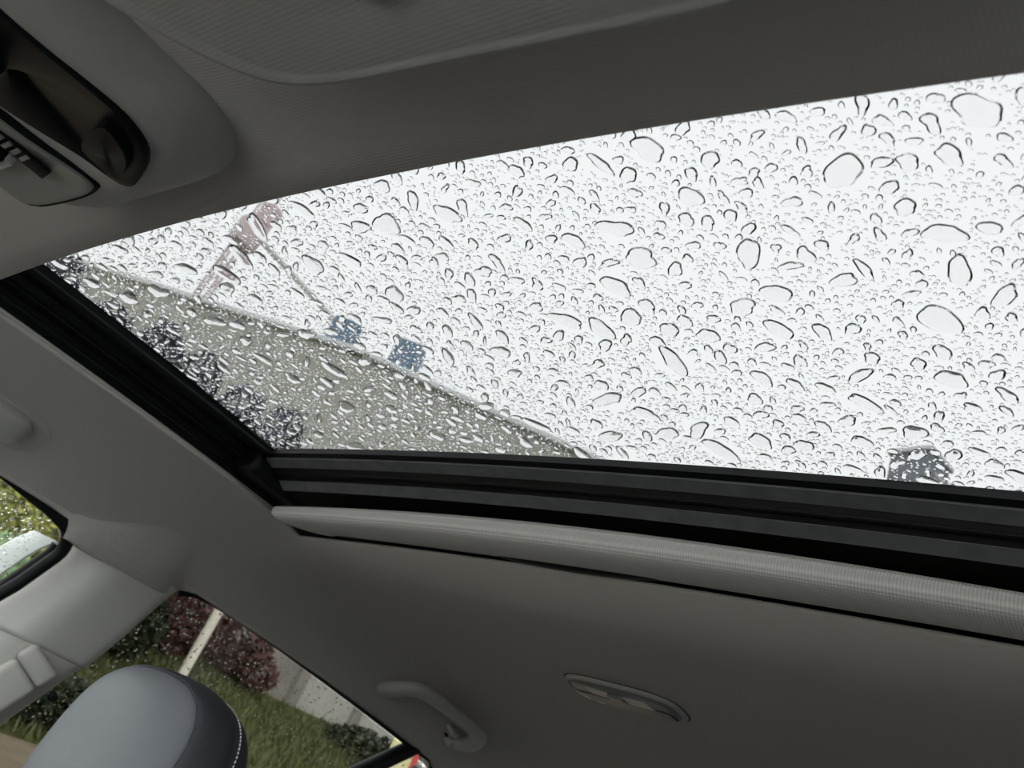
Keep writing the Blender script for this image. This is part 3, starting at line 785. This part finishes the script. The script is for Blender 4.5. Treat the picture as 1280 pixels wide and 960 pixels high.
# ------------------------------------------------------------------ grab handles
def spl(P, k=5):
    P = [np.array(p, float) for p in P]; out = []
    for i in range(len(P) - 1):
        p0, p1, p2, p3 = P[max(i - 1, 0)], P[i], P[i + 1], P[min(i + 2, len(P) - 1)]
        for t in np.linspace(0, 1, k, endpoint=False):
            out.append(tuple(0.5 * ((2 * p1) + (-p0 + p2) * t + (2 * p0 - 5 * p1 + 4 * p2 - p3) * t * t + (-p0 + 3 * p1 - 3 * p2 + p3) * t ** 3)))
    out.append(tuple(P[-1])); return out
def grab(x0, x1, label, hook):
    xm = (x0 + x1) / 2
    g = empty('grab_handle', (xm, 0.56, -0.08), label, 'grab handle', 'ceiling grab handles')
    def S(x, y, off): return (x, y, roofz(x, y) - off)
    L = x1 - x0
    P = [S(x0 + 0.006, 0.582, 0.002), S(x0 + 0.001, 0.562, 0.014), S(x0 - 0.001, 0.540, 0.020), S(x0 + 0.006, 0.520, 0.021), S(x0 + 0.030, 0.508, 0.021), S(x0 + 0.075, 0.504, 0.021), S(xm, 0.503, 0.021),
         S(x1 - 0.070, 0.504, 0.021), S(x1 - 0.030, 0.511, 0.021), S(x1 - 0.010, 0.528, 0.021), S(x1, 0.552, 0.017), S(x1 - 0.006, 0.580, 0.003)]
    P = spl(P, 5)
    n = len(P); rad = [0.0145 + 0.002 * abs(2 * i / (n - 1) - 1) for i in range(n)]
    tube('grip', P, rad, M['trim'], g, 14, flat=(1.1, 0.8))
    for xx in (x0 + 0.008, x1 - 0.008):
        rbox('hinge_cover', S(xx, 0.580, 0.004), (0.017, 0.015, 0.007), M['trim'], g, 0.005, Matrix.Rotation(0.6, 3, 'X'))
    if hook:
        xx = x1 - 0.050
        rbox('coat_hook', S(xx, 0.556, 0.009), (0.009, 0.016, 0.005), M['trim'], g, 0.004, Matrix.Rotation(0.6, 3, 'X'))
        rbox('hook_hole', S(xx, 0.564, 0.0150), (0.003, 0.004, 0.002), M['matte_black'], g, 0.001, Matrix.Rotation(0.6, 3, 'X'))
grab(0.902, 1.135, 'curved grey grab handle with coat hook above the rear side window', True)
# front handle: folded flush in its recess, only its rear end shows
g = empty('grab_handle', (0.05, 0.55, -0.08), 'folded grey grab handle in a recess above the front side window', 'grab handle', 'ceiling grab handles')
def handle_slab(name, x0, x1, yc_, hw_, th_, mat, lift, par):
    zc_ = roofz(0.05, yc_); sl = (roofz(0.05, yc_ + 0.005) - roofz(0.05, yc_ - 0.005)) / 0.01
    tv = Vector((0, 1, sl)).normalized(); nv = Vector((0, sl, -1)).normalized()
    if nv.z > 0: nv = -nv
    rows = []
    for t in np.linspace(0, 1, 30):
        x = lerp(x0, x1, t); e = 1.0 if t < 0.9 else max(0.03, math.sqrt(max(0.0, 1 - ((t - 0.9) / 0.1) ** 2)))
        c_ = Vector((x, yc_, zc_ + zlong(x) - zlong(0.05))) + nv * lift
        rows.append([tuple(c_ + tv * a * hw_ * (0.45 + 0.55 * e) + nv * b * th_ * (0.3 + 0.7 * e)) for (a, b) in superring(24, 3.2, 1, 1)])
    return loft(name, rows, mat, par, closed=True, caps=True, auto=60)
handle_slab('grip', -0.14, 0.160, 0.570, 0.025, 0.013, M['trim'], 0.006, g)
handle_slab('recess_rim', -0.15, 0.185, 0.572, 0.031, 0.0035, M['liner'], 0.000, g)

# ================================================================== outside the car
GZ = -1.55
o = mesh('ground', [(-80, -80, GZ), (80, -80, GZ), (80, 80, GZ), (-80, 80, GZ)], [(0, 1, 2, 3)], M['asphalt'], None, False)
tag(o, 'grey asphalt around the car', kind='structure')
def bank_z(x, y):
    pts = [(2.2, GZ - 0.02), (3.3, -0.66), (3.9, -0.55), (4.3, -0.46), (7.1, 0.52), (7.6, 0.56), (40, 0.9)]
    for (a, za), (b, zb_) in zip(pts[:-1], pts[1:]):
        if y <= b:
            t = (y - a) / (b - a); z = za + (zb_ - za) * t; break
    return z + (0.03 * math.sin(x * 1.7 + y) + 0.02 * math.sin(3.1 * x - 2 * y) if y > 2.3 else 0)
def build_bank():
    xs = np.linspace(-16, 30, 70); ys = list(np.linspace(2.2, 8, 40)) + [10, 14, 20, 30, 40]
    V = [(x, y, bank_z(x, y)) for x in xs for y in ys]; F = grid_faces(len(xs), len(ys))
    o = fix_normals(mesh('grass_bank', V, F, M['grass'], None, True)); tag(o, 'green grass bank rising beside the car', kind='structure')
    V = []; 
    ys2 = np.linspace(2.25, 3.95, 12)
    for x in xs:
        for y in ys2:
            yy = y if y < 3.9 else 3.9 + 0.12 * math.sin(x * 2.3); V.append((x, yy, bank_z(x, yy) + 0.012 - (0.03 if y > 3.9 else 0)))
    o = fix_normals(mesh('dirt_path', V, grid_faces(len(xs), 12), M['dirt'], None, True)); tag(o, 'brown bare earth strip at the foot of the grass bank', kind='structure')
    n = 42000; V = np.zeros((n * 3, 3)); k = 0
    X = RNG.uniform(0.2, 11, n); Yq = RNG.uniform(3.85, 7.04, n); A = RNG.uniform(0, 6.28, n); H = RNG.uniform(0.03, 0.10, n); W = RNG.uniform(0.006, 0.014, n)
    for i in range(n):
        x, y = X[i], Yq[i]; z = bank_z(x, y) - 0.005; c, s_ = math.cos(A[i]), math.sin(A[i])
        V[3 * i] = (x - c * W[i], y - s_ * W[i], z); V[3 * i + 1] = (x + c * W[i], y + s_ * W[i], z)
        V[3 * i + 2] = (x + s_ * H[i] * 0.5, y - c * H[i] * 0.5, z + H[i])
    o = mesh('grass_blades', V, [(3 * i, 3 * i + 1, 3 * i + 2) for i in range(n)], M['blade'], None, False)
    tag(o, 'short green grass blades on the bank', 'grass', kind='stuff')
build_bank()

def at(az, el, dist):
    """point seen from the driver's eye at a bearing (0 = straight to the side, + = rearwards), elevation and ground distance"""
    a, e = math.radians(az), math.radians(el)
    return np.array([CAM[0] + dist * math.sin(a), CAM[1] + dist * math.cos(a), CAM[2] + dist * math.tan(e)])

def foliage(name, blobs, n, size, mat, parent):
    """leaf cards scattered on ellipsoid shells"""
    V, F = [], []; tot = sum(b[3] * b[4] for b in blobs)
    for (cx, cy, cz, rx, rz) in blobs:
        m_ = int(n * rx * rz / tot)
        for _ in range(m_):
            d = RNG.normal(size=3); d /= np.linalg.norm(d); r = RNG.uniform(0.55, 1.0) ** 0.5
            p = np.array([cx + d[0] * rx * r, cy + d[1] * rx * r, cz + d[2] * rz * r])
            a = RNG.normal(size=3); a /= np.linalg.norm(a); b = np.cross(a, RNG.normal(size=3)); b /= np.linalg.norm(b)
            s_ = size * RNG.uniform(0.6, 1.4); c = len(V)
            V += [tuple(p - a * s_), tuple(p + b * s_ * 0.45), tuple(p + a * s_), tuple(p - b * s_ * 0.45)]; F.append((c, c + 1, c + 2, c + 3))
    return mesh(name, V, F, mat, parent, False)

def bush(name, base, blobs, n, size, mat, label, cat, group=None, trunk=None):
    o = empty(name, tuple(base), label, cat, group)
    f = foliage('foliage', [(base[0] + a, base[1] + b, base[2] + c, r, h) for (a, b, c, r, h) in blobs], n, size, mat, o); tag(f, kind='stuff')
    t = trunk or 0.03
    top = max(c for (a, b, c, r, h) in blobs)
    tube('trunk', [(base[0], base[1], base[2] - 0.1), (base[0], base[1], base[2] + top * 0.5), (base[0] + 0.03, base[1], base[2] + top)], [t, t * 0.8, t * 0.3], M['bark'], o, 8)
    return o
def on_bank(az, y):
    x = CAM[0] + (y - CAM[1]) * math.tan(math.radians(az)); return np.array([x, y, bank_z(x, y)])

# retaining wall along the top of the bank
wall = empty('retaining_wall', (7.4, 7.22, 0.3), 'weathered pale concrete retaining wall along the top of the grass bank', 'wall')
px = 4.45; k = 0
while px < 10.2:
    wdt = 0.98; 
    mt = M['concrete'] if k % 4 in (1, 2) else M['concrete_dark']
    if k in (1,): mt = M['concrete_dark']
    if k in (2, 3): mt = M['concrete']
    rbox('wall_panel', (px + wdt / 2, 7.22 + 0.015 * (k % 2), 1.15), (wdt / 2 - 0.012, 0.06, 0.85), mt, wall, 0.012)
    rbox('wall_post', (px, 7.20, 1.15), (0.07, 0.09, 0.88), M['concrete_dark'], wall, 0.012)
    px += wdt; k += 1
rbox('wall_coping', (7.4, 7.22, 2.03), (3.0, 0.12, 0.05), M['concrete'], wall, 0.012)

# unseen wooded ridge added to darken drop edges and cut light from the rear
V = []; nA, nR = 60, 8
for i in range(nA):
    a = math.radians(18 + 142 * i / (nA - 1)); hh = 9 + 13 * float(sstep(35, 60, math.degrees(a))) + 2.0 * math.sin(i * 0.7) + 1.2 * math.sin(i * 1.9 + 1)
    for j in range(nR):
        t = j / (nR - 1); r = 48 + 22 * t
        V.append((r * math.sin(a), r * math.cos(a), GZ - 0.3 + hh * math.sin(t * math.pi / 2) + 0.5 * math.sin(3 * i + 2 * j)))
o = fix_normals(mesh('added_ridge', V, grid_faces(nA, nR), M['wood'], None, True)); tag(o, 'unseen dark wooded ridge added to darken the raindrop edges', kind='structure')

# slanting light pole on the bank
b = on_bank(34.4, 5.3)
pole = empty('pole', tuple(b), 'thin rust-stained white pole standing on the grass bank', 'pole')
tube('pole_shaft', [(b[0], b[1], b[2] - 0.1), (b[0], b[1], b[2] + 1.25)], 0.036, M['pole'], pole, 12)
tube('pole_collar', [(b[0], b[1], b[2] + 0.0), (b[0], b[1], b[2] + 0.06)], 0.05, M['grey_steel'], pole, 12)
rbox('pole_cap', (b[0], b[1], b[2] + 1.26), (0.045, 0.045, 0.02), M['grey_steel'], pole, 0.01)

bush('shrub', on_bank(32.0, 6.3), [(0, 0, 0.42, 0.42, 0.42), (0.35, 0.1, 0.5, 0.36, 0.42), (-0.3, 0.2, 0.35, 0.4, 0.35)], 2600, 0.045, M['leaf_red'], 'red-brown leafy shrub behind the white pole', 'shrub')
bush('shrub', on_bank(36.2, 6.62), [(0, 0, 0.3, 0.35, 0.3), (0.3, 0, 0.18, 0.3, 0.2)], 1200, 0.045, M['leaf_red'], 'low red-brown shrub against the retaining wall beside the pole', 'shrub')
bush('shrub', on_bank(29.7, 5.9), [(0, 0, 0.28, 0.34, 0.3), (-0.35, 0.1, 0.30, 0.34, 0.34)], 1600, 0.045, M['leaf_dark'], 'dark green shrub at the pillar side of the red-brown shrub', 'shrub')
bush('shrub', on_bank(29.8, 4.15), [(0, 0, 0.12, 0.22, 0.16), (0.28, 0.1, 0.14, 0.24, 0.17), (-0.3, 0, 0.1, 0.24, 0.14), (0.12, 0.3, 0.14, 0.22, 0.16)], 2600, 0.028, M['leaf_dark'], 'low dark green shrub left of the headrest', 'shrub')
bush('shrub', on_bank(46.3, 6.4), [(0, 0, 0.14, 0.5, 0.2), (0.5, 0.1, 0.12, 0.45, 0.18)], 1500, 0.04, M['leaf_dark'], 'low grey-green shrub beside the yellow board', 'shrub')
# yellow-green bush seen through the front window
bush('bush', on_bank(20.0, 5.6), [(0, 0, 0.75, 0.75, 0.55), (0.75, 0.2, 0.7, 0.6, 0.5), (-0.7, 0.1, 0.8, 0.7, 0.6), (0.3, -0.3, 0.55, 0.6, 0.45)], 11000, 0.032, M['leaf_yellow'], 'yellow-green leafy bush seen through the front side window', 'bush')
bush('bush', on_bank(20.5, 4.7), [(0, 0, 0.25, 0.45, 0.36), (-0.4, 0, 0.3, 0.4, 0.4)], 3600, 0.03, M['leaf_green'], 'pale green bush below the yellow-green one', 'bush')

# dark evergreen row behind the wall
for i, az in enumerate((11.5, 15.2, 18.6, 22.0, 25.6, 29.0, 32.4)):
    dist = 11.0; p = at(az, 0, dist); p[2] = bank_z(p[0], p[1])
    H = CAM[2] + dist * math.tan(math.radians(20.6 + 0.7 * math.sin(i * 2.3) - (1.3 if i == 6 else 0))) - p[2]
    bl = [(0.1 * math.sin(i + j), 0.1 * math.cos(2 * i + j), H * f - 0.15, r, 0.42) for j, (f, r) in enumerate(((0.18, 0.46), (0.36, 0.46), (0.55, 0.45), (0.72, 0.42), (0.84, 0.38), (0.93, 0.30)))]
    word = ['nearest the front', 'second from the front', 'third from the front', 'at the middle', 'third from the rear', 'second from the rear', 'nearest the rear'][i]
    bush('evergreen_tree', p, bl, 2600, 0.075, M['leaf_blue'], 'dark blue-grey evergreen below the building, %s in the row' % word, 'tree', 'row of dark evergreens', 0.06)

# long olive-grey building
H = 7.0; top = CAM[2] + H
A = np.array([CAM[0] + 0.45 * H, CAM[1] + 2.93 * H]); Bq = np.array([CAM[0] + 1.137 * H, CAM[1] + 1.72 * H]); D = np.array([CAM[0] + 1.64 * H, CAM[1] + 1.19 * H])
bld = empty('building', ((A[0] + D[0]) / 2 + 2, (A[1] + D[1]) / 2 + 2, 0.7), 'long olive-grey building with a pale roof edge behind the evergreens', 'building')
def facade(P, Q, k):
    d = (Q - P); Lq = np.linalg.norm(d); d /= Lq; n_ = np.array([d[1], -d[0]])
    if n_ @ (np.array([CAM[0], CAM[1]]) - P) < 0: n_ = -n_
    nb = max(2, int(Lq / 1.6)); R = Matrix.Rotation(math.atan2(d[1], d[0]), 3, 'Z')
    for i in range(nb):
        c = P + d * Lq * (i + 0.5) / nb - n_ * 0.1
        rbox('wall_bay', (c[0], c[1], (top + 0.4) / 2), (Lq / nb / 2 - 0.008, 0.1, (top - 0.6) / 2), M['olive'], bld, 0.008, R, 1)
    c = (P + Q) / 2 - n_ * 0.05
    rbox('roof_edge', (c[0], c[1], top - 0.06), (Lq / 2 + 0.1, 0.16, 0.06), M['coping'], bld, 0.02, R)
    return n_
n1 = facade(A, Bq, 0); n2 = facade(Bq, D, 1)
bk = [D - n2 * 7, A - n1 * 7]
V = [(*A, top - 0.2), (*Bq, top - 0.2), (*D, top - 0.2), (*bk[0], top - 0.2), (*bk[1], top - 0.2)]; V += [(x, y, 0.4) for (x, y, z) in V]
F = [(0, 1, 2, 3, 4), (9, 8, 7, 6, 5)] + [(i, (i + 1) % 5, 5 + (i + 1) % 5, 5 + i) for i in (2, 3, 4)]
fix_normals(mesh('rear_block', V, F, M['olive'], bld, False))

# blue units on the roof edge
for (az, el0, el1, half, lab) in ((32.2, 25.6, 26.7, 0.22, 'blue boxy rooftop unit nearer the red mast'), (37.0, 26.2, 27.5, 0.24, 'blue boxy rooftop unit further from the red mast')):
    dist = 2.09 * H + 0.5 if az < 35 else 2.03 * H + 0.5
    p = at(az, el0, dist); p[2] = top - 0.0; q = at(az, el1, dist)
    u_ = empty('rooftop_unit', tuple(p), lab, 'rooftop unit', 'blue rooftop units')
    hz = max(0.12, (q[2] - p[2]) / 2); R = Matrix.Rotation(math.atan2(-1.44, 1.0), 3, 'Z')
    rbox('casing', (p[0], p[1], p[2] + hz + 0.05), (half, 0.3, hz), M['blue'], u_, 0.03, R)
    rbox('cowl', (p[0] + 0.1, p[1] - 0.12, p[2] + 2 * hz + 0.08), (half * 0.4, 0.12, 0.06), M['blue'], u_, 0.02, R)
    for sx in (-1, 1):
        rbox('foot', (p[0] + sx * 0.15, p[1] - sx * 0.2, p[2] + 0.02), (0.04, 0.2, 0.05), M['grey_steel'], u_, 0.01, R)
    if az < 35:
        e = at(34.6, 26.6, 2.05 * H + 0.5)
        tube('duct', [(p[0] + 0.2, p[1] - 0.2, p[2] + 0.15), (e[0], e[1], top + 0.15)], 0.07, M['blue'], u_, 8)

# faded red lattice mast with a sloping arm
b = at(22.7, 0, 27); b[2] = 0.4
ms = empty('lattice_mast', tuple(b), 'faded red lattice mast rising behind the olive building', 'mast')
hw = 0.17; ztop = CAM[2] + 27 * math.tan(math.radians(33.5))
for sx in (-1, 1):
    for sy in (-1, 1): tube('mast_leg', [(b[0] + sx * hw, b[1] + sy * hw, 0.4), (b[0] + sx * hw, b[1] + sy * hw, ztop)], 0.04, M['red_steel'], ms, 6)
z = 0.6; k = 0
while z < ztop - 0.7:
    for (ax, ay, bx, by) in ((-1, -1, 1, -1), (1, -1, 1, 1), (1, 1, -1, 1), (-1, 1, -1, -1)):
        a_, c_ = (z, z + 0.7) if k % 2 else (z + 0.7, z)
        tube('brace', [(b[0] + ax * hw, b[1] + ay * hw, a_), (b[0] + bx * hw, b[1] + by * hw, c_)], 0.022, M['red_steel'], ms, 5)
    z += 0.7; k += 1
zc = CAM[2] + 27 * math.tan(math.radians(28.3))
rbox('cabin', (b[0] + 0.05, b[1], zc), (0.42, 0.35, 0.55), M['red_steel'], ms, 0.05)
tube('upper_cabin', [(b[0] + 0.2, b[1], zc + 0.6), (b[0] + 0.3, b[1], zc + 1.4)], 0.35, M['red_steel'], ms, 10)
e = at(31.5, 26.6, 24)
tube('sloping_arm', [(b[0] + 0.3, b[1], zc + 0.2), tuple(e)], 0.10, M['grey_steel'], ms, 6)

# dark ventilation tower with a lower pale block, seen past the rear edge of the glass
p = at(74.5, 0, 25); p[2] = GZ
vt = empty('tower', tuple(p), 'dark grey square tower with a lower pale block beyond the rear of the glass', 'tower')
zt = CAM[2] + 25 * math.tan(math.radians(31.6)); R = Matrix.Rotation(math.radians(-15), 3, 'Z')
rbox('shaft', (p[0], p[1], (zt + GZ) / 2), (0.62, 0.62, (zt - GZ) / 2), M['tower'], vt, 0.05, R)
rbox('cap', (p[0], p[1], zt + 0.05), (0.70, 0.70, 0.08), M['tower_pale'], vt, 0.02, R)
p2 = at(76.7, 0, 25.2); zt2 = CAM[2] + 25 * math.tan(math.radians(30.5))
rbox('side_block', (p2[0], p2[1], (zt2 + GZ) / 2), (0.40, 0.42, (zt2 - GZ) / 2), M['tower'], vt, 0.05, R)
for i in range(6):
    rbox('louvre', (p[0] - 0.05, p[1] - 0.64, zt - 0.6 - 0.18 * i), (0.35, 0.03, 0.05), M['tower_pale'], vt, 0.01, R)

# pale yellow board with a red patch
sc = at(49.6, 3.2, 7.4)
sg = empty('board', (sc[0], sc[1], bank_z(sc[0], sc[1])), 'pale yellow board with a red patch near the rear divider bar', 'sign')
R = Matrix.Rotation(math.radians(-42), 3, 'Z')
rbox('panel', tuple(sc), (0.27, 0.02, 0.36), M['sign_yellow'], sg, 0.01, R)
rp = np.array(R @ Vector((0.00, -0.03, 0.17)))
rbox('red_patch', tuple(sc + rp), (0.075, 0.012, 0.085), M['sign_red'], sg, 0.004, R)
for sx in (-0.2, 0.2):
    q = np.array(R @ Vector((sx, 0.04, 0)))
    tube('post', [(sc[0] + q[0], sc[1] + q[1], bank_z(sc[0], sc[1]) - 0.1), (sc[0] + q[0], sc[1] + q[1], sc[2] + 0.3)], 0.025, M['grey_steel'], sg, 8)
